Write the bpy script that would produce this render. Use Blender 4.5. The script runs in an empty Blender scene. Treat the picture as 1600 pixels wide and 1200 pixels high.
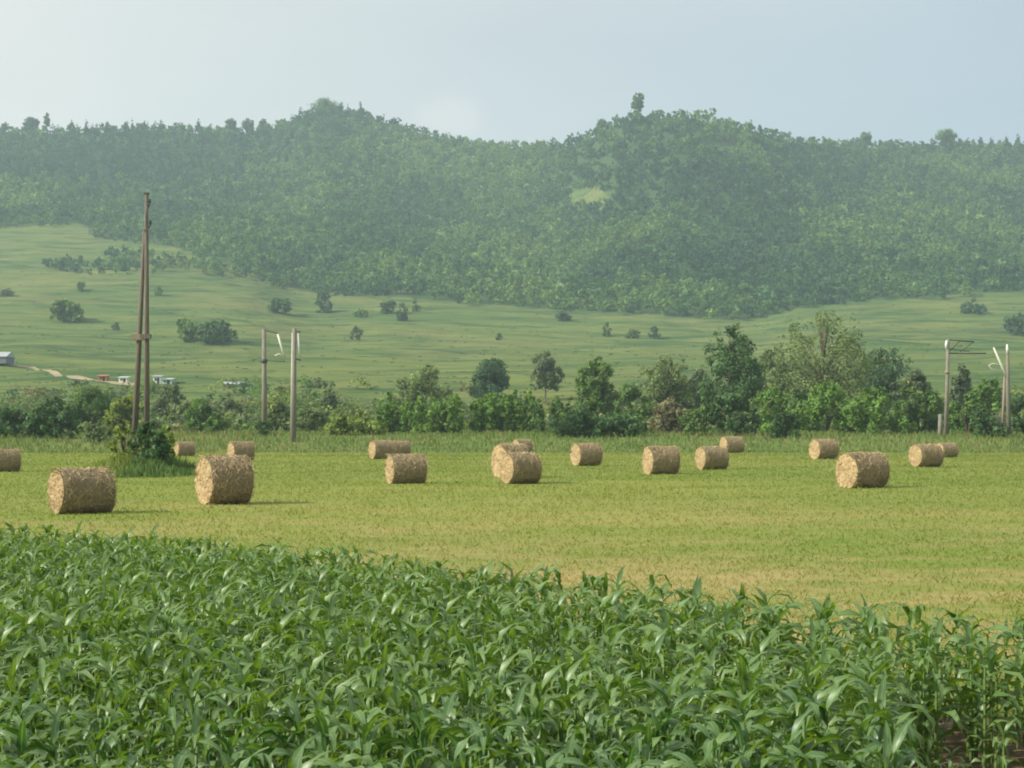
import bpy, math, random
import numpy as np

# ------------------------------------------------------------------ camera, world, sun, exposure
scene = bpy.context.scene
C = scene.collection
F, CX, HZ, CAMZ = 2600.0, 800.0, 667.0, 2.1      # focal length and horizon row on a 1600x1200 frame
cam_d = bpy.data.cameras.new('camera'); cam = bpy.data.objects.new('camera', cam_d); C.objects.link(cam)
cam.location = (0, 0, CAMZ); cam.rotation_euler = (math.radians(90), 0, 0)
cam_d.sensor_fit = 'HORIZONTAL'; cam_d.sensor_width = 36.0; cam_d.lens = 36.0 * F / 1600.0
cam_d.shift_y = (HZ - 600.0) / 1600.0
cam_d.clip_start = 0.1; cam_d.clip_end = 6000
scene.camera = cam

SUN_EL, SUN_AZ = 34.0, -108.0                      # azimuth clockwise from +Y (sun on the left)
w = bpy.data.worlds.new('World'); scene.world = w; w.use_nodes = True
wn, wl = w.node_tree.nodes, w.node_tree.links
for n in list(wn): wn.remove(n)
w_out = wn.new('ShaderNodeOutputWorld'); w_bg = wn.new('ShaderNodeBackground')
sky = wn.new('ShaderNodeTexSky'); sky.sky_type = 'NISHITA'; sky.sun_disc = False
sky.sun_elevation = math.radians(SUN_EL); sky.sun_rotation = math.radians(SUN_AZ % 360)
sky.air_density = 1.0; sky.dust_density = 2.5; sky.ozone_density = 2.0; sky.altitude = 200
# thin veil of high cloud over the blue, in soft patches all round the sky
tc = wn.new('ShaderNodeTexCoord'); mp = wn.new('ShaderNodeMapping'); mp.inputs['Scale'].default_value = (1.6, 1.6, 5.0)
mp.inputs['Location'].default_value = (0.35, 0.1, 0.3)
nz = wn.new('ShaderNodeTexNoise'); nz.inputs['Scale'].default_value = 1.5; nz.inputs['Detail'].default_value = 3.0
nz.inputs['Roughness'].default_value = 0.45
ramp = wn.new('ShaderNodeMapRange'); ramp.inputs['From Min'].default_value = 0.3; ramp.inputs['From Max'].default_value = 0.7
ramp.inputs['To Min'].default_value = -0.10; ramp.inputs['To Max'].default_value = 0.10
sd = (math.sin(math.radians(SUN_AZ)) * math.cos(math.radians(SUN_EL)), math.cos(math.radians(SUN_AZ)) * math.cos(math.radians(SUN_EL)), math.sin(math.radians(SUN_EL)))
dot = wn.new('ShaderNodeVectorMath'); dot.operation = 'DOT_PRODUCT'; dot.inputs[1].default_value = sd
aur = wn.new('ShaderNodeMapRange'); aur.inputs['From Min'].default_value = -0.55; aur.inputs['From Max'].default_value = 0.15
aur.inputs['To Min'].default_value = 0.30; aur.inputs['To Max'].default_value = 0.92
addv = wn.new('ShaderNodeMath'); addv.operation = 'ADD'; addv.use_clamp = True
vcol = wn.new('ShaderNodeMix'); vcol.data_type = 'RGBA'; vcol.inputs[6].default_value = (5.7, 6.9, 7.5, 1); vcol.inputs[7].default_value = (7.2, 7.2, 6.8, 1)
mixc = wn.new('ShaderNodeMix'); mixc.data_type = 'RGBA'
wl.new(tc.outputs['Generated'], mp.inputs['Vector']); wl.new(mp.outputs[0], nz.inputs['Vector']); wl.new(tc.outputs['Generated'], dot.inputs[0])
wl.new(nz.outputs[0], ramp.inputs[0]); wl.new(dot.outputs['Value'], aur.inputs[0]); wl.new(aur.outputs[0], addv.inputs[0]); wl.new(ramp.outputs[0], addv.inputs[1])
wl.new(addv.outputs[0], mixc.inputs[0]); wl.new(aur.outputs[0], vcol.inputs[0]); wl.new(sky.outputs[0], mixc.inputs[6]); wl.new(vcol.outputs[2], mixc.inputs[7])
cd_ = np.array([(705 - CX) / F, 1.0, (HZ - 183) / F]); cd_ = cd_ / np.linalg.norm(cd_)          # one faint fair weather cloud low over the saddle
cm = wn.new('ShaderNodeMapping'); cm.vector_type = 'POINT'; cm.inputs['Location'].default_value = tuple(-cd_ * (1, 1, 1.6)); cm.inputs['Scale'].default_value = (1, 1, 1.6)
cln = wn.new('ShaderNodeVectorMath'); cln.operation = 'LENGTH'; cn = wn.new('ShaderNodeTexNoise'); cn.inputs['Scale'].default_value = 38; cn.inputs['Detail'].default_value = 3
cs = wn.new('ShaderNodeMath'); cs.operation = 'MULTIPLY_ADD'; cs.inputs[1].default_value = .022; cr_ = wn.new('ShaderNodeMapRange'); cr_.interpolation_type = 'SMOOTHSTEP'
for q, val in zip((1, 2, 3, 4), (.018, .040, .34, 0.)): cr_.inputs[q].default_value = val
cmx = wn.new('ShaderNodeMix'); cmx.data_type = 'RGBA'; cmx.inputs[7].default_value = (7.6, 7.3, 7.1, 1)
wl.new(tc.outputs['Generated'], cm.inputs[0]); wl.new(cm.outputs[0], cln.inputs[0]); wl.new(tc.outputs['Generated'], cn.inputs['Vector']); wl.new(cn.outputs[0], cs.inputs[0]); wl.new(cln.outputs['Value'], cs.inputs[2])
wl.new(cs.outputs[0], cr_.inputs[0]); wl.new(cr_.outputs[0], cmx.inputs[0]); wl.new(mixc.outputs[2], cmx.inputs[6])
wl.new(cmx.outputs[2], w_bg.inputs['Color']); w_bg.inputs['Strength'].default_value = 0.085
wl.new(w_bg.outputs[0], w_out.inputs['Surface'])

sun_d = bpy.data.lights.new('sun', 'SUN'); sun_d.energy = 4.3; sun_d.angle = math.radians(1.5); sun_d.color = (1.0, 0.93, 0.80)
sun = bpy.data.objects.new('sun', sun_d); C.objects.link(sun)
sun.rotation_euler = (math.radians(90 - SUN_EL), 0, math.radians(180 - SUN_AZ))
sun.location = (-60, -10, 60)
vs = scene.view_settings; vs.view_transform = 'Standard'; vs.look = 'None'; vs.gamma = 1.0; vs.use_curve_mapping = False
vs.exposure = 0.5
scene.cycles.use_denoising = True
scene.cycles.filter_width = 1.9; scene.cycles.max_bounces = 8; scene.cycles.diffuse_bounces = 4; scene.cycles.transmission_bounces = 4
scene.cycles.volume_bounces = 1; scene.cycles.transparent_max_bounces = 8
scene.cycles.caustics_reflective = False; scene.cycles.caustics_refractive = False

RNG = np.random.default_rng(7)
R_ = random.Random(11)

# ------------------------------------------------------------------ helpers
def tag(o, label, cat, group=None, kind=None):
    o['label'] = label; o['category'] = cat
    if group: o['group'] = group
    if kind: o['kind'] = kind
    return o

def mesh_np(name, v, f, mat=None, col=None, smooth=False):
    """v (n,3), f (m,k) one polygon size; col (n,3) per vertex colour attribute"""
    v = np.asarray(v, np.float32); f = np.asarray(f, np.int32)
    me = bpy.data.meshes.new(name); n, (m, k) = len(v), f.shape
    me.vertices.add(n); me.vertices.foreach_set('co', v.ravel())
    me.loops.add(m * k); me.loops.foreach_set('vertex_index', f.ravel())
    me.polygons.add(m); me.polygons.foreach_set('loop_start', np.arange(0, m * k, k, dtype=np.int32))
    me.polygons.foreach_set('use_smooth', np.full(m, smooth))
    if col is not None:
        a = me.attributes.new('col', 'FLOAT_COLOR', 'POINT')
        a.data.foreach_set('color', np.concatenate([col, np.ones((n, 1))], 1).astype(np.float32).ravel())
    me.update(calc_edges=True); me.validate()
    if mat: me.materials.append(mat)
    return me

def mesh_py(name, v, f, mat=None, smooth=False):
    me = bpy.data.meshes.new(name); me.from_pydata([tuple(map(float, p)) for p in v], [], [tuple(map(int, q)) for q in f]); me.update()
    if smooth: me.polygons.foreach_set('use_smooth', [True] * len(me.polygons))
    if mat: me.materials.append(mat)
    return me

def obj(name, me, parent=None, loc=(0, 0, 0), rot=(0, 0, 0)):
    o = bpy.data.objects.new(name, me); C.objects.link(o); o.location = loc; o.rotation_euler = rot
    if parent: o.parent = parent
    return o

class MB:
    def __init__(s): s.v, s.f = [], []
    def tube(s, pts, radii, sides=8, cap=True):
        pts = [np.array(p, float) for p in pts]; b = len(s.v)
        for i, (p, r) in enumerate(zip(pts, radii)):
            t = pts[min(i + 1, len(pts) - 1)] - pts[max(i - 1, 0)]; t /= np.linalg.norm(t)
            a = np.cross(t, (0, 1, 0.001)); a = a if np.linalg.norm(a) > .05 else np.cross(t, (1, 0, 0)); a /= np.linalg.norm(a)
            c = np.cross(t, a)
            for k in range(sides):
                q = 2 * math.pi * k / sides; s.v.append(p + r * (math.cos(q) * a + math.sin(q) * c))
        for i in range(len(pts) - 1):
            for k in range(sides):
                k2 = (k + 1) % sides; o = b + i * sides; s.f.append((o + k, o + k2, o + sides + k2, o + sides + k))
        if cap:
            s.f.append(tuple(b + k for k in range(sides))[::-1]); s.f.append(tuple(b + (len(pts) - 1) * sides + k for k in range(sides)))
        return s
    def box(s, lo, hi):
        b = len(s.v); x0, y0, z0 = lo; x1, y1, z1 = hi
        s.v += [(x0, y0, z0), (x1, y0, z0), (x1, y1, z0), (x0, y1, z0), (x0, y0, z1), (x1, y0, z1), (x1, y1, z1), (x0, y1, z1)]
        s.f += [tuple(b + i for i in q) for q in ((0, 3, 2, 1), (4, 5, 6, 7), (0, 1, 5, 4), (1, 2, 6, 5), (2, 3, 7, 6), (3, 0, 4, 7))]
        return s
    def build(s, name, mat, parent=None, smooth=False, **k): return obj(name, mesh_py(name, s.v, s.f, mat, smooth), parent, **k)

def vnoise(x, y, seed=0):
    """smooth value noise in -1..1"""
    xi, yi = np.floor(x), np.floor(y); fx, fy = x - xi, y - yi
    fx = fx * fx * fx * (fx * (fx * 6 - 15) + 10); fy = fy * fy * fy * (fy * (fy * 6 - 15) + 10)
    def h(a, b):
        s = np.sin(a * 127.1 + b * 311.7 + seed * 74.7) * 43758.5453
        return (s - np.floor(s)) * 2 - 1
    return (h(xi, yi) * (1 - fx) + h(xi + 1, yi) * fx) * (1 - fy) + (h(xi, yi + 1) * (1 - fx) + h(xi + 1, yi + 1) * fx) * fy
def fbm(x, y, seed=0, oct=4):
    t, a = 0, 1.0
    for i in range(oct): t = t + a * vnoise(x * 2 ** i, y * 2 ** i, seed + i * 13); a *= .5
    return t / 1.6
def sstep(a, b, x):
    t = np.clip((x - a) / (b - a), 0, 1); return t * t * (3 - 2 * t)

# ------------------------------------------------------------------ materials
def nodes(name):
    m = bpy.data.materials.new(name); m.use_nodes = True; nt = m.node_tree
    for n in list(nt.nodes): nt.nodes.remove(n)
    return m, nt.nodes, nt.links
def noise(N, L, vec, scale, detail=4, rough=.55, dims=None):
    n = N.new('ShaderNodeTexNoise'); n.inputs['Scale'].default_value = scale; n.inputs['Detail'].default_value = detail
    n.inputs['Roughness'].default_value = rough
    if vec: L.new(vec, n.inputs['Vector'])
    return n.outputs[0]
def rng_(N, L, val, a, b, c=0., d=1.):
    n = N.new('ShaderNodeMapRange'); n.inputs[1].default_value = a; n.inputs[2].default_value = b; n.inputs[3].default_value = c; n.inputs[4].default_value = d
    L.new(val, n.inputs[0]); return n.outputs[0]
def mix(N, L, fac, a, b, mode='MIX'):
    n = N.new('ShaderNodeMix'); n.data_type = 'RGBA'; n.blend_type = mode
    for sock, val in ((0, fac), (6, a), (7, b)):
        if hasattr(val, 'is_output'): L.new(val, n.inputs[sock])
        elif sock == 0: n.inputs[0].default_value = val
        else: n.inputs[sock].default_value = (*val, 1)
    return n.outputs[2]
def coords(N, L, scale=(1, 1, 1), rot=(0, 0, 0), kind='Object'):
    t = N.new('ShaderNodeTexCoord'); m = N.new('ShaderNodeMapping'); m.inputs['Scale'].default_value = scale; m.inputs['Rotation'].default_value = rot
    L.new(t.outputs[kind], m.inputs[0]); return m.outputs[0]
def worldpos(N, L, scale=(1, 1, 1), rot=(0, 0, 0)):
    g = N.new('ShaderNodeNewGeometry'); m = N.new('ShaderNodeMapping'); m.inputs['Scale'].default_value = scale; m.inputs['Rotation'].default_value = rot
    L.new(g.outputs['Position'], m.inputs[0]); return m.outputs[0]
def finish(m, N, L, col, rough=.9, spec=.2, bump=None, bstr=.3, bdist=.05, transl=0., transl_tint=None):
    o = N.new('ShaderNodeOutputMaterial'); p = N.new('ShaderNodeBsdfPrincipled'); p.inputs['Roughness'].default_value = rough
    p.inputs['Specular IOR Level'].default_value = spec
    if hasattr(col, 'is_output'): L.new(col, p.inputs['Base Color'])
    else: p.inputs['Base Color'].default_value = (*col, 1)
    if bump is not None:
        b = N.new('ShaderNodeBump'); b.inputs['Strength'].default_value = bstr; b.inputs['Distance'].default_value = bdist
        L.new(bump, b.inputs['Height']); L.new(b.outputs[0], p.inputs['Normal'])
    sh = p.outputs[0]
    if transl > 0:
        t = N.new('ShaderNodeBsdfTranslucent'); tcx = mix(N, L, 1.0, col, transl_tint or (1.2, 1.25, .6), 'MULTIPLY'); L.new(tcx, t.inputs['Color'])
        ms = N.new('ShaderNodeMixShader'); ms.inputs[0].default_value = transl; L.new(sh, ms.inputs[1]); L.new(t.outputs[0], ms.inputs[2]); sh = ms.outputs[0]
    L.new(sh, o.inputs['Surface']); return m

def hay_colour(N, L):
    """mown meadow: fresh yellow green with straw coloured swaths, the same on ground and blades"""
    p = worldpos(N, L); pe = worldpos(N, L, (.62, 1.0, 1.0), (0, 0, math.radians(25)))
    sm = N.new('ShaderNodeMath'); sm.operation = 'MULTIPLY_ADD'; L.new(noise(N, L, p, .9, 4, .7), sm.inputs[0]); sm.inputs[1].default_value = .55; L.new(noise(N, L, pe, .17, 5, .6), sm.inputs[2])
    straw = rng_(N, L, sm.outputs[0], .68, .92)
    fine = rng_(N, L, noise(N, L, p, 2.2, 4, .6), .38, .66)
    # more dry stubble close to the maize, greener regrowth further out
    g = N.new('ShaderNodeSeparateXYZ'); L.new(worldpos(N, L), g.inputs[0])
    near = rng_(N, L, g.outputs[1], 17., 54., .95, .09)
    ms = N.new('ShaderNodeMath'); ms.operation = 'MULTIPLY'; L.new(straw, ms.inputs[0]); L.new(near, ms.inputs[1])
    mf = N.new('ShaderNodeMath'); mf.operation = 'MULTIPLY_ADD'; L.new(fine, mf.inputs[0]); mf.inputs[1].default_value = .20; L.new(ms.outputs[0], mf.inputs[2]); mf.use_clamp = True
    green = mix(N, L, rng_(N, L, noise(N, L, pe, .07, 3), .4, .62), (.150, .218, .038), (.212, .252, .055))
    return mix(N, L, mf.outputs[0], green, (.36, .29, .125))

def mat_hay(name, blades=False):
    m, N, L = nodes(name); c = hay_colour(N, L)
    if blades:
        a = N.new('ShaderNodeAttribute'); a.attribute_name = 'col'; c = mix(N, L, 1., c, a.outputs['Color'], 'MULTIPLY')
        return finish(m, N, L, c, .8, .1, transl=.55, transl_tint=(1.4, 1.4, 1.1))
    return finish(m, N, L, c, .95, .1, noise(N, L, worldpos(N, L), 6, 5, .7), .6, .06)
def mat_rough_grass(name):
    m, N, L = nodes(name); p = worldpos(N, L)
    c = mix(N, L, rng_(N, L, noise(N, L, p, .12, 4), .4, .65), (.12, .19, .045), (.19, .22, .065))
    c = mix(N, L, rng_(N, L, noise(N, L, p, .35, 4), .55, .75, 0, .5), c, (.22, .17, .08))
    return finish(m, N, L, c, .95, .1, noise(N, L, p, 3, 5, .7), .8, .2)
def mat_hillside(name):
    m, N, L = nodes(name); p = worldpos(N, L); pe = worldpos(N, L, (.22, 1, 2.2), (0, 0, math.radians(-6)))
    c = mix(N, L, rng_(N, L, noise(N, L, pe, .035, 5, .6), .38, .62), (.092, .152, .046), (.165, .198, .060))
    c = mix(N, L, rng_(N, L, noise(N, L, pe, .11, 4, .6), .47, .62, 0, .9), c, (.052, .102, .036))
    c = mix(N, L, rng_(N, L, noise(N, L, p, .02, 4), .52, .66, 0, .6), c, (.195, .205, .072))
    c = mix(N, L, rng_(N, L, noise(N, L, worldpos(N, L, (.16, 1, 3.)), .30, 4, .6), .52, .68, 0, .6), c, (.058, .104, .036))
    return finish(m, N, L, c, .95, .05, noise(N, L, pe, .16, 6, .65), 1., 2.4)
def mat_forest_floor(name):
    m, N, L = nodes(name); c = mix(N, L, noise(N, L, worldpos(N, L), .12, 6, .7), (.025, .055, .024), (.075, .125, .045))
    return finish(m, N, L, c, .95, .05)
def mat_soil(name):
    m, N, L = nodes(name); p = worldpos(N, L)
    c = mix(N, L, rng_(N, L, noise(N, L, p, 3.5, 6, .65), .35, .65), (.17, .115, .07), (.31, .235, .155))
    return finish(m, N, L, c, .95, .1, noise(N, L, p, 14, 6, .7), .9, .05)
def mat_leaf(name, transl=.28, spec=.25, rough=.6):
    m, N, L = nodes(name); a = N.new('ShaderNodeAttribute'); a.attribute_name = 'col'
    v = rng_(N, L, noise(N, L, worldpos(N, L), 1.1, 3), .3, .7, .8, 1.2)
    cb = N.new('ShaderNodeCombineColor'); [L.new(v, cb.inputs[i]) for i in range(3)]
    c = mix(N, L, 1., a.outputs['Color'], cb.outputs[0], 'MULTIPLY')
    return finish(m, N, L, c, rough, spec, transl=transl)
def mat_corn_leaf(name):
    m, N, L = nodes(name); a = N.new('ShaderNodeAttribute'); a.attribute_name = 'col'
    s = N.new('ShaderNodeSeparateColor'); L.new(a.outputs['Color'], s.inputs[0])
    oi = N.new('ShaderNodeObjectInfo'); t = N.new('ShaderNodeMath'); t.operation = 'MULTIPLY_ADD'
    L.new(oi.outputs['Random'], t.inputs[0]); t.inputs[1].default_value = .55; L.new(s.outputs[0], t.inputs[2])
    u = N.new('ShaderNodeMath'); u.operation = 'SUBTRACT'; u.use_clamp = True; L.new(t.outputs[0], u.inputs[0]); u.inputs[1].default_value = .27
    c = mix(N, L, u.outputs[0], (.036, .118, .042), (.165, .270, .052))
    c = mix(N, L, rng_(N, L, noise(N, L, worldpos(N, L), 9, 3), .42, .7, 0, .5), c, (.07, .18, .045))
    ge = N.new('ShaderNodeNewGeometry'); c = mix(N, L, rng_(N, L, ge.outputs['Backfacing'], 0, 1, 0, .45), c, (.16, .27, .10))   # paler, duller underside
    c = mix(N, L, rng_(N, L, s.outputs[1], .72, 1., 0, .75), c, (.26, .34, .16))       # pale midrib
    c = mix(N, L, rng_(N, L, s.outputs[2], .0, 1., 0, .8), c, (.34, .28, .11))          # dry tips
    return finish(m, N, L, c, .42, .60, transl=.34, transl_tint=(1.5, 1.5, .35))
def mat_plain(name, a, b, scale=3., rough=.8, stretch=(1, 1, 1), bump=.4, spec=.3, bd=.02):
    m, N, L = nodes(name); p = coords(N, L, stretch); n = noise(N, L, p, scale, 5, .65)
    return finish(m, N, L, mix(N, L, rng_(N, L, n, .3, .7), a, b), rough, spec, n, bump, bd)
def mat_bale_side(name):
    m, N, L = nodes(name)
    p = coords(N, L, (1, 1, 1)); band = noise(N, L, coords(N, L, (9, .8, .8)), 2.2, 4, .6); st = noise(N, L, coords(N, L, (2., 14, 14)), 2.5, 5, .7)
    c = mix(N, L, rng_(N, L, st, .3, .7), (.165, .128, .085), (.36, .280, .172))
    c = mix(N, L, rng_(N, L, band, .45, .68, 0, .55), c, (.40, .315, .185))
    c = mix(N, L, rng_(N, L, noise(N, L, p, 1.8, 3), .52, .72, 0, .6), c, (.17, .135, .10))
    return finish(m, N, L, c, .85, .2, st, 1., .05)
def mat_bale_end(name):
    m, N, L = nodes(name); p = coords(N, L, (1, 1, 1))
    n = noise(N, L, p, 6, 5, .65); q = noise(N, L, coords(N, L, (4, 9, 30)), 1.2, 4, .6)
    c = mix(N, L, rng_(N, L, n, .35, .68), (.40, .285, .145), (.64, .50, .295))
    c = mix(N, L, rng_(N, L, q, .55, .75, 0, .6), c, (.34, .22, .10))
    return finish(m, N, L, c, .85, .2, noise(N, L, p, 25, 4, .7), .9, .04)

M = dict(hay=mat_hay('mown_meadow'), hay_blade=mat_hay('meadow_blades', True), rough=mat_rough_grass('rough_grass'), hill=mat_hillside('hill_pasture'),
         floor=mat_forest_floor('forest_floor'), soil=mat_soil('field_soil'), leaf=mat_leaf('foliage', .36), grass=mat_leaf('grass_blades', .3, .2, .7),
         corn=mat_corn_leaf('corn_leaf'), stalk=mat_plain('corn_stalk', (.07, .15, .035), (.14, .21, .06), 8, .5),
         bark=mat_plain('bark', (.06, .045, .03), (.16, .125, .09), 5, .9, (4, 4, .6)),
         timber=mat_plain('weathered_timber', (.085, .072, .058), (.21, .18, .145), 3, .85, (14, 14, .5), .6),
         concrete=mat_plain('pole_concrete', (.15, .135, .11), (.28, .255, .21), 2.5, .85, (3, 3, .6), .3),
         pale=mat_plain('pale_porcelain', (.55, .55, .46), (.70, .69, .60), 4, .4), dark=mat_plain('dark_steel', (.05, .05, .048), (.11, .10, .09), 6, .6),
         beam=mat_plain('beam_wood', (.20, .16, .12), (.36, .30, .23), 4, .8, (1, 6, 6)),
         side=mat_bale_side('bale_side'), end=mat_bale_end('bale_end'),
         straw=mat_plain('loose_straw', (.33, .255, .14), (.54, .43, .245), 5, .7),
         white=mat_plain('limewash', (.66, .66, .63), (.80, .80, .77), 3, .8), tin=mat_plain('tin_roof', (.30, .33, .36), (.44, .47, .49), 2, .5, (6, 1, 1)),
         rust=mat_plain('clay_wall', (.34, .16, .09), (.46, .24, .14), 3, .9), slate=mat_plain('grey_wall', (.12, .14, .16), (.22, .24, .26), 3, .8),
         green=mat_plain('green_tin', (.38, .50, .46), (.52, .62, .56), 3, .6), track=mat_plain('dirt_track', (.27, .22, .12), (.40, .33, .20), .4, .95),
         opening=mat_plain('dark_opening', (.012, .013, .015), (.03, .03, .03), 2, .4), glass=mat_plain('shed_glass', (.03, .035, .04), (.06, .07, .08), 2, .15))

# ------------------------------------------------------------------ terrain
RIDGE = np.array([(-1800, 215), (-900, 200), (-300, 190), (0, 193), (60, 194), (200, 190), (300, 192), (400, 193), (440, 184), (480, 163), (510, 155), (560, 164), (620, 183), (700, 205),
                  (780, 216), (880, 213), (920, 201), (960, 180), (990, 170), (1060, 168), (1120, 176), (1180, 190), (1240, 207), (1300, 213), (1400, 216), (1600, 216), (2000, 225), (3400, 240)], float)
RDIST = np.array([(-1800, 1480), (0, 1450), (400, 1480), (520, 1500), (700, 1500), (850, 1400), (950, 1260), (1060, 1210), (1180, 1260), (1320, 1400), (1600, 1450), (3400, 1480)], float)
TREE = np.array([(-1800, 360), (0, 358), (130, 352), (138, 374), (260, 388), (330, 408), (400, 432), (430, 450), (500, 462), (600, 467), (700, 474), (800, 482), (900, 489), (1000, 494),
                 (1060, 500), (1130, 504), (1190, 499), (1240, 486), (1300, 479), (1380, 471), (1450, 469), (1520, 463), (1600, 459), (2000, 450), (3400, 440)], float)
TDIST = np.array([(-1800, 1040), (0, 1040), (130, 1040), (260, 960), (400, 860), (600, 810), (900, 770), (1130, 735), (1300, 790), (1600, 840), (3400, 860)], float)
TREE_T = np.array([p for p in TREE if not 100 < p[0] < 200] + [(130, 362), (200, 378)]); TREE_T = TREE_T[np.argsort(TREE_T[:, 0])]   # ground under the tree line, without its notch
def smooth_interp(tab, u, wdt=18):
    o_ = np.linspace(-1, 1, 15); w_ = np.exp(-2.2 * o_ * o_); w_ /= w_.sum()
    return sum(wk * np.interp(u + o * wdt, tab[:, 0], tab[:, 1]) for o, wk in zip(o_, w_))
def near_z(x, y):
    return 1.25 * sstep(136, 166, y) + .05 * fbm(x * .25, y * .25, 3, 3) * sstep(205, 150, y) * sstep(2, 12, y)
def hz(x, y):
    x = np.asarray(x, float); y = np.asarray(y, float)
    ys = np.maximum(y, 1.); u = CX + F * x / ys
    zn = near_z(x, y)
    dr, dt = smooth_interp(RDIST, u, 40), smooth_interp(TDIST, u, 40)
    er = HZ - smooth_interp(RIDGE, u, 8) - 15; et = HZ - smooth_interp(TREE_T, u, 60)
    e0 = (1.25 - CAMZ) / 220 * F
    e = np.where(y < 330, e0 + (62 - e0) * (y - 220) / 110,
                 np.where(y < dt, 62 + (et - 62) * (y - 330) / np.maximum(dt - 330, 1), et + (er - et) * np.clip((y - dt) / (dr - dt), 0, 1)))
    k = np.clip((y - dt) / (dr - dt), 0, 1); bulge = np.sin(np.pi * k)
    z = CAMZ + e * y / F
    gul = fbm(x / 170 + .25 * y / 170, y / 420, 5, 4) * 15 + fbm(x / 60., y / 120., 8, 3) * 4
    z = z + gul * bulge
    hum = sstep(225, 300, y) * (1 - .6 * k) * np.clip(1 - k * 3, 0, 1)
    z = z + hum * (fbm(x / 48., y / 26., 21, 4) * 2.1 + .42 * np.sin(z * 2.6 + 3 * fbm(x / 60., y / 60., 31, 2)) * sstep(300, 420, y))
    zr = CAMZ + er * dr / F
    z = np.where(y > dr, np.maximum(zr - (y - dr) * .3 - (y - dr) ** 2 * .0003, 2.), z)
    return np.where(y <= 220, zn, z)
def to_px(x, y, z): return CX + F * x / y, HZ - F * (z - CAMZ) / y
def gz(x, y): return float(hz(np.array([x]), np.array([y]))[0])
def P(px, py, d): return np.array([(px - CX) / F * d, d, CAMZ + (HZ - py) / F * d])
def on_ground(px, py, y0=222, y1=1500):
    ys = np.arange(y0, y1, 1.); xs = (px - CX) / F * ys; _, r = to_px(xs, ys, hz(xs, ys))
    i = int(np.argmax(r <= py)); return xs[i], ys[i], gz(xs[i], ys[i])

def grid_mesh(name, X, Y, Z, mat):
    r, c = X.shape; v = np.stack([X, Y, Z], -1).reshape(-1, 3); i = np.arange(r * c).reshape(r, c)
    f = np.stack([i[:-1, :-1], i[:-1, 1:], i[1:, 1:], i[1:, :-1]], -1).reshape(-1, 4)
    return mesh_np(name, v, f, mat, smooth=True)
def spaced(*seg): return np.unique(np.concatenate([np.arange(a, b, s) for a, b, s in seg]))
# near flat land: mown meadow as far as 134 m, then the rougher verge
EDGE = 134.0
gx = spaced((-220, -60, 16), (-60, 60, 1.0), (60, 221, 16)); gy = spaced((-150, 0, 15), (0, EDGE, 1.0), (EDGE, EDGE + .1, 1))
X, Y = np.meshgrid(gx, gy); meadow = obj('meadow', grid_mesh('meadow', X, Y, hz(X, Y), M['hay']))
tag(meadow, 'mown yellow green hay meadow under the straw bales', 'meadow', kind='structure')
gy = spaced((EDGE, 220, 1.0), (220, 220.1, 1)); X, Y = np.meshgrid(gx, gy)
verge = obj('verge', grid_mesh('verge', X, Y, hz(X, Y), M['rough'])); tag(verge, 'rough unmown grass strip between the meadow and the hedge', 'verge', kind='structure')
us = spaced((-1800, -300, 100), (-300, 1900, 6.), (1900, 3401, 100)); ys = spaced((220, 330, 2.), (330, 1060, 2.2), (1060, 1560, 5.), (1560, 2001, 40))
U, Y = np.meshgrid(us, ys); X = (U - CX) / F * Y; Zt = hz(X, Y)
# exact shared edge with the verge
hill = obj('hillside', grid_mesh('hillside', X, Y, Zt, M['hill'])); tag(hill, 'pasture hillside rising to a twin topped wooded ridge', 'hill', kind='structure')
ZMAX = float(Zt.max())
def clear(px, py):
    e1 = ((px - 918) / 34) ** 2 + ((py - 312) / 14) ** 2; e2 = ((px - 1128) / 24) ** 2 + ((py - 233) / 10) ** 2; e3 = ((px - 872) / 30) ** 2 + ((py - 428) / 3.5) ** 2
    return (e1 < 1) | (e2 < .8) | (e3 < 1)
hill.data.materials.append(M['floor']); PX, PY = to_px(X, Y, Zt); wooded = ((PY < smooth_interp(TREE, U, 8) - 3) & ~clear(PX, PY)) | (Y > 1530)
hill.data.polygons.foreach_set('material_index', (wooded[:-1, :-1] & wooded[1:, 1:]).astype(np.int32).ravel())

# ------------------------------------------------------------------ maize field
EDGE_X = np.array([-14, -6.8, -4.87, -2.94, -1.31, 0, 1.08, 1.95, 2.75, 3.45, 8]); EDGE_Y = np.array([29, 22.1, 21.1, 19.1, 17.05, 15.2, 14, 12.7, 11.9, 11.2, 6.6])
def corn_edge(x): return np.interp(x, EDGE_X, EDGE_Y)
sx = np.linspace(-14, 8, 60); rows_ = 60
SX = np.repeat(sx[None], rows_, 0); SY = np.linspace(0, 1, rows_)[:, None] * (corn_edge(sx)[None] + .25 + 6) - 6
soil = obj('soil', grid_mesh('soil', SX, SY, hz(SX, SY) + .012 + .02 * (fbm(SX * 3, SY * 3, 2) + 1), M['soil'])); tag(soil, 'bare brown earth under the young maize', 'soil', kind='structure')

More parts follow.
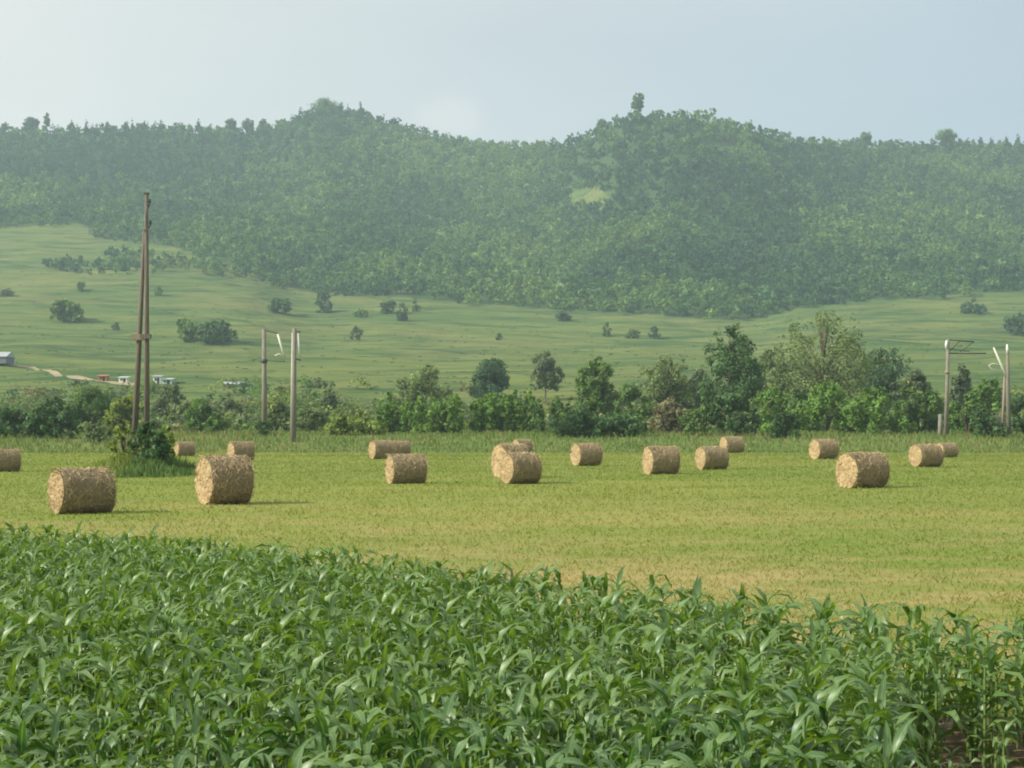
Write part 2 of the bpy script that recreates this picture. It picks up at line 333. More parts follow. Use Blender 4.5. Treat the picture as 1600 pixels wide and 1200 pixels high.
def corn_leaf(rng, length, width, lift, droop, twist, side, n=8):
    """arching blade along +X from the stalk; returns verts, quads, colour (tint, midrib, dry)"""
    v, cl = [], []; x = z = 0.; ang = lift; step = length / (n - 1); tw = 0.
    for i in range(n):
        t = i / (n - 1); wd = width * (min(1, .45 + 3.2 * t) if t < .18 else (1 - ((t - .18) / .82) ** 2.1)) * .5 + .002
        tw = twist * t; nrm = np.array([-math.sin(ang), 0, math.cos(ang)]); lat = np.array([0, math.cos(tw), 0]) + nrm * math.sin(tw)
        fold = .42 * (1 - .5 * t); wave = .50 * wd * math.sin(14 * t + 3 * side)
        c0 = np.array([x, side * .05 * length * t * t, z])
        v += [c0 - lat * wd + nrm * (fold * wd + wave), c0, c0 + lat * wd + nrm * (fold * wd - wave)]
        dry = max(0, (t - .8) * 2.2) * rng.random() ** 2
        cl += [(0, .0, dry), (0, 1., dry), (0, .0, dry)]
        ang -= droop / (n - 1) * (.5 + 1.3 * t); x += step * math.cos(ang); z += step * math.sin(ang)
    f = []
    for i in range(n - 1):
        for k in range(2): a = i * 3 + k; f.append((a, a + 1, a + 4, a + 3))
    cl = np.array(cl); cl[:, 0] = rng.uniform(.05, .95)
    return np.array(v), np.array(f), cl
crng = np.random.default_rng(3)
LEAVES = []
for i in range(18):
    big = i % 3
    LEAVES.append(corn_leaf(crng, crng.uniform(.21, .31) + .03 * big, crng.uniform(.034, .048), math.radians(crng.uniform(38, 70)), math.radians(crng.uniform(80, 190)), crng.uniform(-1.8, 1.8), crng.uniform(-1, 1)))
LEAF_ME = [mesh_np('leaf', v, f, M['corn'], c, True) for v, f, c in LEAVES]
WHORL = []
for i in range(4): WHORL.append(corn_leaf(crng, crng.uniform(.20, .28), .034, math.radians(crng.uniform(66, 86)), math.radians(crng.uniform(50, 140)), crng.uniform(-.6, .6), crng.uniform(-1, 1)))
WHORL_ME = [mesh_np('leaf', v, f, M['corn'], c, True) for v, f, c in WHORL]
def thin(lf):                                   # every second cross section, for the merged rest of the crop
    v, f, c = lf; k = [0, 2, 4, 6, 7]; idx = np.array([q * 3 + j for q in k for j in range(3)])
    return v[idx], np.array([(i * 3 + j, i * 3 + j + 1, i * 3 + j + 4, i * 3 + j + 3) for i in range(4) for j in range(2)]), c[idx]
LEAVES_T, WHORL_T = [thin(q) for q in LEAVES], [thin(q) for q in WHORL]
def stalk_arrays(h):
    b = MB(); b.tube([(0, 0, -.03), (0, 0, h * .5), (.01, 0, h)], [.014, .012, .006], 6); return b
stb = stalk_arrays(.66); STALK_ME = mesh_py('corn_plant', stb.v, stb.f, M['stalk'], True)
# rows run almost away from the camera, with one thin row left sparse
rd = np.array([.20, .98]); rd /= np.linalg.norm(rd); rn = np.array([rd[1], -rd[0]])
plants = []
for r in np.arange(-22, 14, .33):
    for s in np.arange(-2, 34, .125):
        p = rn * r + rd * s + crng.normal(0, .045, 2)
        if not (-12 < p[0] < 7): continue
        if p[1] < 4.2 or p[1] > corn_edge(p[0]) - .05: continue
        if abs(p[0]) > .36 * p[1] + 1.2: continue
        g = (p @ rn); gap = abs(g - 0.70) < .50 and p[1] < 9.6
        if gap and crng.random() < .80: continue
        plants.append((p[0], p[1], gap))
def plant_spec(p):
    x, y, gap = p
    sc = crng.uniform(.86, 1.14) * (.55 if gap else 1.) * (1 + .10 * float(vnoise(np.array(x * .5), np.array(y * .5), 4)))
    a0 = crng.uniform(0, math.pi * 2); specs = []
    n = int(crng.integers(8, 10))
    for k in range(n):
        t = k / (n - 1); hh = .14 + .54 * t; az = a0 + math.pi * k + crng.normal(0, .45)
        specs.append((0, int(crng.integers(len(LEAVES))), hh, az, crng.normal(0, .10), (.72 + .42 * math.sin(math.pi * min(1, t * .85 + .1))) ))
    for k in range(2): specs.append((1, int(crng.integers(4)), .63, a0 + k * 2.7 + crng.normal(0, .5), 0., 1.))
    return x, y, gz(x, y) + .02, sc, crng.normal(0, .06), specs
infr = [abs(CX + F * p[0] / p[1] - CX) < 850 and HZ + F * 1.05 / p[1] < 1240 for p in plants]
order = sorted(range(len(plants)), key=lambda i: (not infr[i], plants[i][1]))
chosen = set(order[:300])
far_v, far_f, far_c, off = [], [], [], 0; stk = MB()
for i, p in enumerate(plants):
    x, y, z, sc, tilt, specs = plant_spec(p)
    if i in chosen:
        root = obj('corn_plant', STALK_ME, None, (x, y, z), (tilt, tilt * .5, 0)); root.scale = (sc,) * 3
        tag(root, *(('short stunted corn plant in the thin bare strip of the field', 'corn plant', 'stunted corn plants in the bare strip') if p[2] else ('leafy green corn plant with arching leaves in the dense crop', 'corn plant', 'corn plants growing in the field')))
        for kind, j, hh, az, dt_, ls in specs:
            l = obj('leaf', (LEAF_ME if kind == 0 else WHORL_ME)[j], root, (0, 0, hh), (dt_, 0, az)); l.scale = (ls,) * 3
    else:
        rs = crng.random()
        for kind, j, hh, az, dt_, ls in specs:
            v, f, c = ((LEAVES if kind == 0 else WHORL) if y < 8 else (LEAVES_T if kind == 0 else WHORL_T))[j]; ca, sa = math.cos(az), math.sin(az)
            q = v * ls; q = np.stack([q[:, 0] * ca - q[:, 1] * sa, q[:, 0] * sa + q[:, 1] * ca, q[:, 2] + hh], 1) * sc + (x, y, z)
            c2 = c.copy(); c2[:, 0] = np.clip(c[:, 0] * .6 + crng.random() * .5 - .05, 0, 1)
            far_v.append(q); far_f.append(f + off); far_c.append(c2); off += len(v)
        stk.tube([(x, y, z - .03), (x, y, z + .6 * sc)], [.013, .007], 4, False)
crop = obj('corn_crop', mesh_np('corn_crop', np.concatenate(far_v), np.concatenate(far_f), M['corn'], np.concatenate(far_c), True))
tag(crop, 'rest of the dense green corn field reaching to the meadow edge', 'corn crop', kind='stuff')
so = stk.build('stalks', M['stalk'], crop); so['kind'] = 'stuff'

# ------------------------------------------------------------------ grasses
def blades(x, y, z, h, wdt, lean, col, rng):
    """one bent blade (two triangles folded into a quad tip) per entry"""
    n = len(x); az = rng.uniform(0, 2 * np.pi, n); la = rng.uniform(0, 2 * np.pi, n); ln = lean * rng.uniform(.2, 1., n) * h
    dx, dy = np.cos(az) * wdt / 2, np.sin(az) * wdt / 2; lx, ly = np.cos(la) * ln, np.sin(la) * ln
    v = np.empty((n, 4, 3)); v[:, 0] = np.stack([x - dx, y - dy, z - .02], 1); v[:, 1] = np.stack([x + dx, y + dy, z - .02], 1)
    v[:, 2] = np.stack([x + lx * .45 + dx * .7, y + ly * .45 + dy * .7, z + h * .62], 1); v[:, 3] = np.stack([x + lx, y + ly, z + h], 1)
    f = np.arange(n * 4).reshape(n, 4); return v.reshape(-1, 3), f, np.repeat(col, 4, 0)
g = np.random.default_rng(5)
n = 210000
d = 10 + (EDGE - 10) * g.random(n) ** 2.0; x = (g.random(n) - .5) * (.70 * d + 5)
ok = d > corn_edge(x) + .12; x, d = x[ok], d[ok]
size = (.026 + .0005 * d) * g.uniform(.4, 1.5, len(x)) * (1 + .5 * np.clip(fbm(x * .5, d * .3, 6), 0, 1))
col = np.repeat(g.uniform(.92, 1.25, (len(x), 1)), 3, 1)
v, f, c = blades(x, d, hz(x, d), size, .006 + .0005 * d, 1.5, col, g)
tag(obj('meadow_grass', mesh_np('meadow_grass', v, f, M['hay_blade'], c)), 'short mown grass and straw stubble of the hay meadow', 'grass', kind='stuff')
# unmown verge
n = 60000; d = g.uniform(EDGE - 1.5, 215, n); x = (g.random(n) - .5) * (.72 * d + 10)
edge = fbm(x * .15, d * 0 + 1, 9) * 3; ok = d > EDGE + edge; x, d = x[ok], d[ok]
pt = fbm(x * .10, d * .08, 12); lowf = .5 + .5 * np.clip((d - EDGE) / 14, 0, 1)
h = (.30 + .26 * np.clip(pt + .3, 0, 1)) * g.uniform(.5, 1.3, len(x)) * lowf
base = np.array([.135, .205, .050]) + np.clip(pt, 0, 1)[:, None] * np.array([.08, .045, .025]); base = base * g.uniform(.7, 1.3, (len(x), 1))
dry = (g.random(len(x)) < .10 + .35 * np.clip(fbm(x * .07, d * .12, 15) - .1, 0, 1)); base[dry] = np.array([.27, .205, .12]) * g.uniform(.8, 1.2, (dry.sum(), 1))
v, f, c = blades(x, d, hz(x, d), h, .10, .5, base, g)
tag(obj('tall_grass', mesh_np('tall_grass', v, f, M['grass'], c)), 'tall unmown grass with dry seed heads along the far meadow edge', 'grass', kind='stuff')
# uncut island round the foot of the A-frame pole
n = 11000; t = g.uniform(0, 2 * np.pi, n); r = np.sqrt(g.random(n)) * (1 + .30 * g.random(n) ** 3); x = -16.2 + 2.15 * r * np.cos(t) + .4 * g.normal(size=n) * .3; d = 74 + 4.2 * r * np.sin(t)
r = r * (1 + .25 * fbm(np.cos(t) * 3, np.sin(t) * 3, 77)); x = -16.3 + 2.35 * r * np.cos(t); d = 74 + 4.6 * r * np.sin(t); h = g.uniform(.3, 1.05, n) * (1.25 - .8 * r) * (1 + .4 * fbm(x * 1.5, d, 78)); lf = sstep(-15.6, -17.4, x)[:, None]; base = (np.array([.115, .190, .055]) * (1 - lf) + np.array([.19, .24, .055]) * lf) * g.uniform(.65, 1.5, (n, 1))
v, f, c = blades(x, d, hz(x, d), h, .05, .35, base, g)
tag(obj('tall_grass', mesh_np('tall_grass', v, f, M['grass'], c)), 'uncut clump of tall green grass round the pole in the meadow', 'grass', kind='stuff')
# tussocks on the pasture
n = 9000; uu = g.uniform(-200, 1800, n); d = 235 + 700 * g.random(n) ** 1.1; x = (uu - CX) / F * d
ok = d < smooth_interp(TDIST, uu) - 4; x, d = x[ok], d[ok]; keep = fbm(x / 25, d / 14, 40) + g.normal(0, .35, len(x)) > .0; x, d = x[keep], d[keep]
h = g.uniform(.15, .4, len(x)); base = np.array([.11, .172, .055]) * g.uniform(.75, 1.25, (len(x), 1)) + (g.random((len(x), 1)) < .2) * np.array([.09, .06, .01])
parts = [blades(x + g.normal(0, .5, len(x)), d + g.normal(0, .5, len(x)), hz(x, d) - .1, h, 1.1, .7, base, g) for k in range(4)]
v = np.concatenate([q[0] for q in parts]); c = np.concatenate([q[2] for q in parts]); f = np.arange(len(v)).reshape(-1, 4)
tag(obj('tussock_grass', mesh_np('tussock_grass', v, f, M['grass'], c)), 'rough tussocks of grass scattered over the pasture hillside', 'grass', kind='stuff')

# ------------------------------------------------------------------ foliage
def leaf_quads(p, nrm, size, rng):
    n = len(p); nrm = nrm / np.maximum(np.linalg.norm(nrm, axis=1, keepdims=True), 1e-6)
    a = np.cross(nrm, rng.normal(size=(n, 3))); a /= np.maximum(np.linalg.norm(a, axis=1, keepdims=True), 1e-6); b = np.cross(nrm, a)
    s = (size * rng.uniform(.6, 1.4, n))[:, None]; sag = nrm * s * .25
    v = np.stack([p - a * s - sag, p + b * s * .6, p + a * s - sag, p - b * s * .6], 1); return v.reshape(-1, 3), np.arange(4 * n).reshape(n, 4)
def crown(blobs, n, size, base, rng, var=.25, yellow=.0, gap=.35, cl_per=9):
    """leaf clumps over the outside of several overlapping lobes; clumps differ in leaf colour"""
    blobs = np.array(blobs); wts = blobs[:, 3] * blobs[:, 5]; ncl = max(6, int(cl_per * len(blobs)))
    bi = rng.choice(len(blobs), ncl, p=wts / wts.sum()); dr = rng.normal(size=(ncl, 3)); dr[:, 2] = dr[:, 2] * .9 + .22
    dr /= np.linalg.norm(dr, axis=1, keepdims=True)
    cc = blobs[bi, :3] + dr * blobs[bi, 3:6] * rng.uniform(.62, 1.06, (ncl, 1)); cr = blobs[bi, 3:6].mean(1) * rng.uniform(.30, .58, ncl)
    q = rng.choice(ncl, n, p=(cr ** 2) / (cr ** 2).sum()); off = rng.normal(size=(n, 3)); off /= np.linalg.norm(off, axis=1, keepdims=True)
    off *= (rng.random((n, 1)) ** .45) * cr[q][:, None] * (1 + gap * rng.normal(size=(n, 1)) * .5)
    p = cc[q] + off; p[:, 2] = np.maximum(p[:, 2], .03)
    nrm = off / cr[q][:, None] + dr[q] * .8 + rng.normal(size=(n, 3)) * .55 + (0, 0, .25)
    v, f = leaf_quads(p, nrm, size, rng)
    tint = (1 + var * rng.normal(size=ncl))[q] * rng.uniform(.85, 1.15, n); tint = np.clip(tint, .45, 1.8)
    col = np.array(base)[None] * tint[:, None]; yl = (rng.random(ncl) < yellow)[q]; col[yl] *= (1.3, 1.15, .85)
    return v, f, np.repeat(col, 4, 0)
TINT = dict(dark=(.082, .158, .058), mid=(.128, .218, .062), bright=(.158, .275, .060), pale=(.185, .245, .105), yellow=(.200, .260, .058), blue=(.080, .155, .085), grey=(.155, .205, .110), brown=(.200, .190, .105))
def make_plant(kind, W, H, seed, tint, name, label, cat, loc, group, dens=1., leaf=None):
    rng = np.random.default_rng(seed); root = obj(name, None, None, loc, (0, 0, 0)); tag(root, label, cat, group)
    bl = []; wood = MB(); hw = W / 2
    if kind == 'bush':
        for k in range(8):
            t = rng.random(); xx = rng.uniform(-.72, .72) * hw; top = H * (1 - .55 * (abs(xx) / hw) ** 2) * rng.uniform(.75, 1.0) if k else H
            if k == 0: xx = rng.uniform(-.25, .25) * hw
            r = rng.uniform(.30, .45) * min(hw, H); bl.append((xx, rng.uniform(-.5, .5) * hw, max(top - r, r * .5), max(r, hw * .28), max(r, hw * .28), r))
        for k in range(6): bl.append((rng.uniform(-.8, .8) * hw, rng.uniform(-.6, .6) * hw, H * .22, hw * .30, hw * .30, H * .26))
        for k in range(5):
            a = rng.uniform(0, 6.28); e = np.array([math.cos(a) * hw * .5, math.sin(a) * hw * .5, H * rng.uniform(.55, .85)])
            wood.tube([(0, 0, -.1), e * (.35, .35, .5), e], [.05 + .012 * H, .03 + .008 * H, .012], 5)
    elif kind == 'thicket':
        for k in range(13):
            xx = rng.uniform(-.9, .9) * hw; yy = rng.uniform(-.6, .6) * hw; hh = H * rng.uniform(.68, 1.); r = max(W * .10, .28)
            for q in (.25, .55, .82): bl.append((xx + rng.normal(0, .1), yy, hh * q, r * (1.3 - .6 * q), r * (1.3 - .6 * q), hh * .2))
            wood.tube([(xx * .9, yy, -.1), (xx, yy, hh * .9)], [.035, .012], 5)
    else:
        lo = dict(tree=.20, tall=.12, airy=.16, lone=.42)[kind]; nb = dict(tree=15, tall=12, airy=40, lone=8)[kind]
        for k in range(nb):
            t = lo + (1 - lo) * (k + .5) / nb; env = max(math.sin(math.pi * min(1, (t - lo * .5) / (1.04 - lo * .5)) ** .85) ** .6, .34) if kind != 'tall' else 1.05 - .85 * t
            r = hw * rng.uniform(.34, .50) * env * (.66 if kind == 'airy' else 1.08); a = k * 2.4 + rng.normal(0, .4); rr = (hw * env - r * .85) * rng.uniform(.35, 1) * (1 if t < .86 else .5)
            zc = min(t * H, H - r * .95); c = np.array([math.cos(a) * rr, math.sin(a) * rr, zc]); bl.append((*c, r, r, r * (1.0 if kind != 'airy' else 1.1)))
            wood.tube([(0, 0, min(H * lo * .6 + k / nb * .5 * H, zc * .8)), c * (.5, .5, .85), c], [.03 + .004 * H, .02 + .003 * H, .012], 5)
        wood.tube([(0, 0, -.2), (hw * .03, 0, H * .3), (-hw * .05, 0, H * (.5 if kind == 'airy' else .7))], [.06 + .011 * H, .04 + .008 * H, .03], 7)
    ls = leaf or max(.10, min(.20, .03 * max(W, H) + .06)); n = int(np.clip(dens * 3.2 * (W * H * 1.6) / (ls * ls), 300, 7000))
    v, f, c = crown(bl, n, ls, TINT[tint], rng, .22, .05, cl_per=9)
    # keep the outline inside the intended envelope
    v[:, 2] = np.minimum(v[:, 2], H * 1.02)
    wood.build('stems' if kind in ('bush', 'thicket') else 'trunk', M['bark'], root); obj('foliage' if kind in ('bush', 'thicket') else 'crown', mesh_np('foliage', v, f, M['leaf'], c), root)
    return root
def hedge(px, top, wpx, d, kind, tint, name, label, cat, group, dens=1., seed=None):
    x = (px - CX) / F * d; z = gz(x, d); H = CAMZ + (HZ - top) / F * d - z; W = wpx / F * d
    return make_plant(kind, W, H, seed or int(px * 7 + top), tint, name, label, cat, (x, d, z), group, dens)

HG = 'hedge shrubs along the far meadow edge'; HT = 'trees standing in the hedge'
HEDGE = [
 (25, 634, 95, 160, 'bush', 'dark', 'shrub', 'dark green bushy shrub filling the hedge beside a taller dark shrub', 'shrub', HG),
 (88, 620, 92, 158, 'bush', 'dark', 'shrub', 'tall dark green rounded shrub next to the pale tawny bush', 'shrub', HG),
 (148, 652, 48, 152, 'bush', 'pale', 'shrub', 'small pale tawny green bush between the dark shrubs and the tall pole', 'shrub', HG),
 (150, 605, 96, 205, 'bush', 'mid', 'shrub', 'mid green bush below the orange hut on the hillside', 'shrub', HG),
 (198, 618, 70, 175, 'bush', 'yellow', 'shrub', 'loose yellow green bush right behind the tall A-frame pole', 'shrub', HG),
 (268, 600, 60, 225, 'bush', 'grey', 'shrub', 'grey green bush below the white box hut on the hillside', 'shrub', HG),
 (312, 624, 74, 172, 'bush', 'mid', 'shrub', 'rounded two-tone green shrub between the tall pole and the post with dark clamp', 'shrub', HG),
 (352, 612, 80, 215, 'bush', 'grey', 'shrub', 'wide greyish bush in front of the long pale hillside roof', 'shrub', HG),
 (430, 628, 70, 190, 'bush', 'pale', 'shrub', 'low pale green bush growing between the two slim concrete posts', 'shrub', HG),
 (412, 655, 30, 163, 'bush', 'dark', 'shrub', 'small dark bush hugging the foot of the clamped concrete post', 'shrub', HG),
 (512, 606, 36, 230, 'tree', 'grey', 'small_tree', 'small slim grey green tree near the slim concrete posts', 'tree', HT),
 (488, 632, 60, 195, 'bush', 'pale', 'shrub', 'soft pale bush right behind the taller slim concrete post', 'shrub', HG),
 (556, 640, 92, 165, 'bush', 'yellow', 'shrub', 'low spreading yellow green bush with a dark side behind the paired bales', 'shrub', HG),
 (622, 612, 62, 178, 'thicket', 'bright', 'sapling_thicket', 'bright green sapling thicket below the feathery pale willow', 'thicket', HG),
 (684, 616, 74, 176, 'thicket', 'bright', 'sapling_thicket', 'bright green upright sapling thicket between willow and blue green tree', 'thicket', HG),
 (742, 612, 72, 177, 'thicket', 'bright', 'sapling_thicket', 'bright green sapling thicket right below the blue green tree', 'thicket', HG),
 (803, 608, 74, 178, 'thicket', 'bright', 'sapling_thicket', 'tall bright green sapling thicket behind the trio of clustered bales', 'thicket', HG),
 (862, 618, 62, 176, 'thicket', 'mid', 'sapling_thicket', 'duller sapling thicket adjoining the wide dark thorn bush', 'thicket', HG),
 (657, 572, 92, 235, 'bush', 'pale', 'willow', 'rounded feathery pale grey green willow above the sapling thickets', 'willow', HT),
 (770, 555, 72, 285, 'tree', 'blue', 'tree', 'rounded blue green tree standing alone behind the sapling thickets', 'tree', HT),
 (852, 546, 56, 300, 'tree', 'grey', 'tree', 'hazy thin grey green tree behind the duller sapling thicket', 'tree', HT),
 (932, 556, 78, 205, 'tree', 'mid', 'tree', 'narrow mid green tree rising from the wide dark thorn bush', 'tree', HT),
 (900, 634, 100, 160, 'bush', 'dark', 'thorn_bush', 'wide dark thorn bush in front of the narrow mid green tree', 'bush', HG),
 (965, 640, 76, 161, 'bush', 'dark', 'thorn_bush', 'dark thorn bush joined to the wide one, beside a brownish bush', 'bush', HG),
 (985, 600, 66, 215, 'bush', 'mid', 'shrub', 'mid green shrub between the narrow tree and the ragged pale tree', 'shrub', HG),
 (1042, 553, 104, 220, 'airy', 'pale', 'tree', 'ragged pale green tree beside the tall dark tree', 'tree', HT),
 (1045, 622, 84, 172, 'bush', 'brown', 'shrub', 'brownish green dry bush below the ragged pale tree', 'shrub', HG),
 (1142, 508, 116, 200, 'tree', 'dark', 'tree', 'tall dark green tree with bare lower trunk beside the sprawling light tree', 'tree', HT),
 (1098, 632, 66, 165, 'bush', 'mid', 'shrub', 'mid green shrub between the brownish bush and the large dark bush', 'shrub', HG),
 (1148, 606, 78, 163, 'bush', 'dark', 'shrub', 'large dark bush at the foot of the tall dark tree', 'shrub', HG),
 (1286, 482, 226, 205, 'airy', 'pale', 'tree', 'largest sprawling airy light green tree of the hedge', 'tree', HT),
 (1386, 540, 108, 222, 'tree', 'blue', 'tree', 'bluish green tree leaning against the sprawling light tree', 'tree', HT),
 (1225, 642, 52, 158, 'bush', 'dark', 'shrub', 'small dark upright shrub at the meadow edge below the sprawling tree', 'shrub', HG),
 (1200, 600, 60, 185, 'bush', 'bright', 'shrub', 'bright green shrub between the large dark bush and the small upright shrub', 'shrub', HG),
 (1290, 598, 104, 175, 'bush', 'bright', 'shrub', 'broad bright green shrub below the middle of the sprawling tree', 'shrub', HG),
 (1366, 606, 112, 173, 'bush', 'bright', 'shrub', 'broad bright green shrub below the bluish green tree', 'shrub', HG),
 (1438, 604, 96, 176, 'bush', 'mid', 'shrub', 'mid green shrub just before the leaning post with crossed boom', 'shrub', HG),
 (1512, 612, 62, 170, 'bush', 'mid', 'shrub', 'mid green shrub between the boom post and the forked post', 'shrub', HG),
 (1536, 590, 74, 195, 'bush', 'bright', 'shrub', 'tall bright green shrub behind the forked post', 'shrub', HG),
 (1540, 638, 60, 160, 'bush', 'dark', 'shrub', 'low dark shrub at the foot of the forked post', 'shrub', HG),
 (1600, 612, 66, 172, 'bush', 'dark', 'shrub', 'dark green shrub just past the forked post', 'shrub', HG),
 (1500, 565, 44, 235, 'tree', 'grey', 'small_tree', 'slender grey green tree between the boom post and the forked post', 'tree', HT),
 (1090, 575, 70, 240, 'tree', 'grey', 'small_tree', 'small grey green tree between the ragged pale tree and the tall dark tree', 'tree', HT),
 (1205, 540, 80, 235, 'tree', 'pale', 'small_tree', 'pale leafy tree filling the gap between tall dark tree and sprawling tree', 'tree', HT),
 (1425, 575, 70, 215, 'bush', 'grey', 'shrub', 'greyish shrub between the bluish green tree and the boom post', 'shrub', HG),
 (1245, 610, 80, 190, 'bush', 'mid', 'shrub', 'mid green shrub behind the small dark upright shrub', 'shrub', HG),
 (1008, 630, 60, 180, 'bush', 'mid', 'shrub', 'mid green shrub between the joined thorn bush and the brownish bush', 'shrub', HG),
 (1655, 600, 80, 178, 'bush', 'mid', 'shrub', 'mid green shrub at the outer end of the hedge past the forked post', 'shrub', HG),
 (-40, 628, 80, 165, 'bush', 'mid', 'shrub', 'mid green shrub at the outer end of the hedge before the dark shrubs', 'shrub', HG),
 (231, 660, 84, 73.0, 'bush', 'dark', 'shrub', 'dark leafy bush wrapped round the foot of the tall A-frame pole', 'shrub', None),
 (198, 652, 54, 74.6, 'bush', 'yellow', 'shrub', 'yellow green bush against the leaning leg of the A-frame pole', 'shrub', None),
 (260, 662, 34, 75.8, 'bush', 'yellow', 'shrub', 'small yellow green bush on the far side of the A-frame pole foot', 'shrub', None),
]
for h in HEDGE: hedge(*h)

# lone bushes on the pasture
HB = 'lone bushes dotted over the pasture'
HILL = [
 (100, 503, 465, 66, 'mid', 'big round bush on the pasture below the scrub belt'), (300, 533, 494, 54, 'mid', 'rounded half of the double bush on the open pasture'),
 (342, 536, 499, 62, 'dark', 'wider darker half of the double bush on the open pasture'), (127, 456, 440, 19, 'mid', 'small round bush uphill of the big round bush'),
 (11, 463, 449, 24, 'grey', 'low greyish bush on the bright upper pasture'), (247, 462, 447, 15, 'mid', 'tiny dark bush beside the top half of the tall pole'),
 (434, 488, 466, 50, 'dark', 'flat spreading bush beside a pointed bush near the wood'), (506, 488, 455, 30, 'blue', 'pointed bush beside the flat spreading bush near the wood'),
 (558, 531, 509, 22, 'grey', 'greyish bush alone in the middle of the pasture'), (565, 496, 482, 22, 'mid', 'small bush uphill of the greyish lone bush'),
 (607, 490, 467, 28, 'blue', 'widest of the three bushes in a row by the wood edge'), (629, 501, 472, 20, 'blue', 'tall middle bush of the three in a row by the wood edge'),
 (649, 487, 464, 14, 'mid', 'narrow end bush of the three in a row by the wood edge'), (880, 502, 483, 28, 'blue', 'bush against the wood edge above the rounded blue green tree'),
 (948, 525, 503, 17, 'mid', 'slim bush of the three small bushes behind the narrow hedge tree'), (988, 529, 513, 23, 'mid', 'low middle bush of the three small bushes behind the narrow hedge tree'),
 (1022, 529, 508, 19, 'blue', 'round end bush of the three small bushes behind the narrow hedge tree'), (780, 532, 521, 10, 'dark', 'tiny dark bush uphill of the rounded blue green tree'),
 (1520, 491, 466, 38, 'blue', 'bush on the pasture above the leaning boom post'), (1588, 522, 489, 46, 'blue', 'large bluish bush on the pasture above the forked post'),
 (180, 516, 502, 15, 'grey', 'small greyish bush between the big round bush and the tall pole'),
]
for px, base, top, wpx, tint, lab in HILL:
    x, d, z = on_ground(px, base); H = (base - top) / F * d; W = wpx / F * d
    make_plant('bush', W, H, int(px * 3 + 5), tint, 'pasture_bush', lab, 'bush', (x, d, z - .1), HB, .8, leaf=max(.28, .07 * W))
# low scrub filling the hollow behind the hedge
srng = np.random.default_rng(17); sv, sf, scol, off = [], [], [], 0
for k in range(900):
    u = srng.uniform(-150, 1750); d = srng.uniform(200, 325); x = (u - CX) / F * d
    if float(fbm(np.array(x / 14.), np.array(d / 14.), 61)) < -.15 + .45 * max(0, (d - 270) / 60): continue
    z = gz(x, d); r = srng.uniform(.8, 2.5) * (1.25 if u < 600 else 1.) * (1 - .35 * max(0, (d - 250) / 75)); tint = TINT[srng.choice(['pale', 'grey', 'mid', 'mid', 'yellow', 'blue', 'brown'])]
    v, f, c = crown([(0, 0, r * .5, r * 1.2, r * 1.2, r * .7), (r * .8, 0, r * .35, r * .8, r * .8, r * .5)], 110, .30, tint, srng, .25, .1, cl_per=6)
    sv.append(v + (x, d, z)); sf.append(f + off); scol.append(c); off += len(v)
tag(obj('scrub', mesh_np('scrub', np.concatenate(sv), np.concatenate(sf), M['leaf'], np.concatenate(scol))), 'low mixed scrub covering the hollow behind the hedge', 'scrub', kind='stuff')

# ------------------------------------------------------------------ wood on the hills
frng = np.random.default_rng(23); variants = []
for k in range(14):
    bl = []
    if k < 11:
        for q in range(8): a = frng.uniform(0, 6.28); rr = frng.uniform(.2, 1.) ** .6 * 2.7; bl.append((math.cos(a) * rr, math.sin(a) * rr, frng.uniform(2.6, 6.3) - .35 * rr, 1.9, 1.9, 1.6))
        bl.append((0, 0, 6.2, 2.2, 2.2, 1.5))
        v, f, c = crown(bl, 68, 1.05, (1, 1, 1), frng, .12, .0, cl_per=3)
    else:
        for q in range(5): bl.append((0, 0, 2 + q * 1.7, 2.4 - .38 * q, 2.4 - .38 * q, 1.3))
        v, f, c = crown(bl, 64, .86, (1, 1, 1), frng, .12, .0, cl_per=5)
    variants.append((v, f, c))
tx, ty, ts, tk = [], [], [], []
SP = 7.7
yy = np.arange(640, 1560, SP); 
for y0 in yy:
    xs = np.arange(-.44 * y0, .44 * y0, SP); x = xs + frng.uniform(-.45, .45, len(xs)) * SP; y = y0 + frng.uniform(-.45, .45, len(xs)) * SP
    u = CX + F * x / y; k = (y - smooth_interp(TDIST, u, 40)) ; dr = smooth_interp(RDIST, u, 40)
    px, py = to_px(x, y, hz(x, y)); k = (smooth_interp(TREE, u, 8) - py) * 6.; edge = 9 * fbm(x / 22., y / 22., 71)
    ok = (k > edge) & (y < dr + 16) & ~clear(px, py) & (frng.random(len(x)) > .03)
    s = frng.uniform(.78, 1.25, len(x)) * (.72 + .28 * np.clip(k / 60, 0, 1)) * (1 - .08 * (u > 440) * np.clip((y - dr + 120) / 120, 0, 1))
    belt = (((px - 165) / 105) ** 2 + ((py - 421 + (px - 165) * -.04) / 10) ** 2 < 1) | (((px - 330) / 110) ** 2 + ((py - 421 - (px - 330) * .10) / 12) ** 2 < 1) | (((px - 205) / 40) ** 2 + ((py - 402) / 7) ** 2 < 1)
    belt &= (k <= edge) & (frng.random(len(x)) > .04); s = np.where(belt, frng.uniform(.5, .8, len(x)), s); ok |= belt
    tx.append(x[ok]); ty.append(y[ok]); ts.append(s[ok])
tx, ty, ts = map(np.concatenate, (tx, ty, ts)); tz = hz(tx, ty); pu, pv = to_px(tx, ty, tz)
patch = fbm(tx / 75., ty / 110., 81); con = np.clip(.9 - np.abs(pu - 150) / 420, 0, 1) * np.clip((330 - pv) / 60, 0, 1)
is_con = frng.random(len(tx)) < .6 * con + .015
kind = np.where(is_con, frng.integers(11, 14, len(tx)), frng.integers(0, 11, len(tx)))
green = np.array([.078, .172, .062]); light = np.array([.185, .285, .080]); deep = np.array([.036, .100, .056]); conif = np.array([.034, .088, .058])
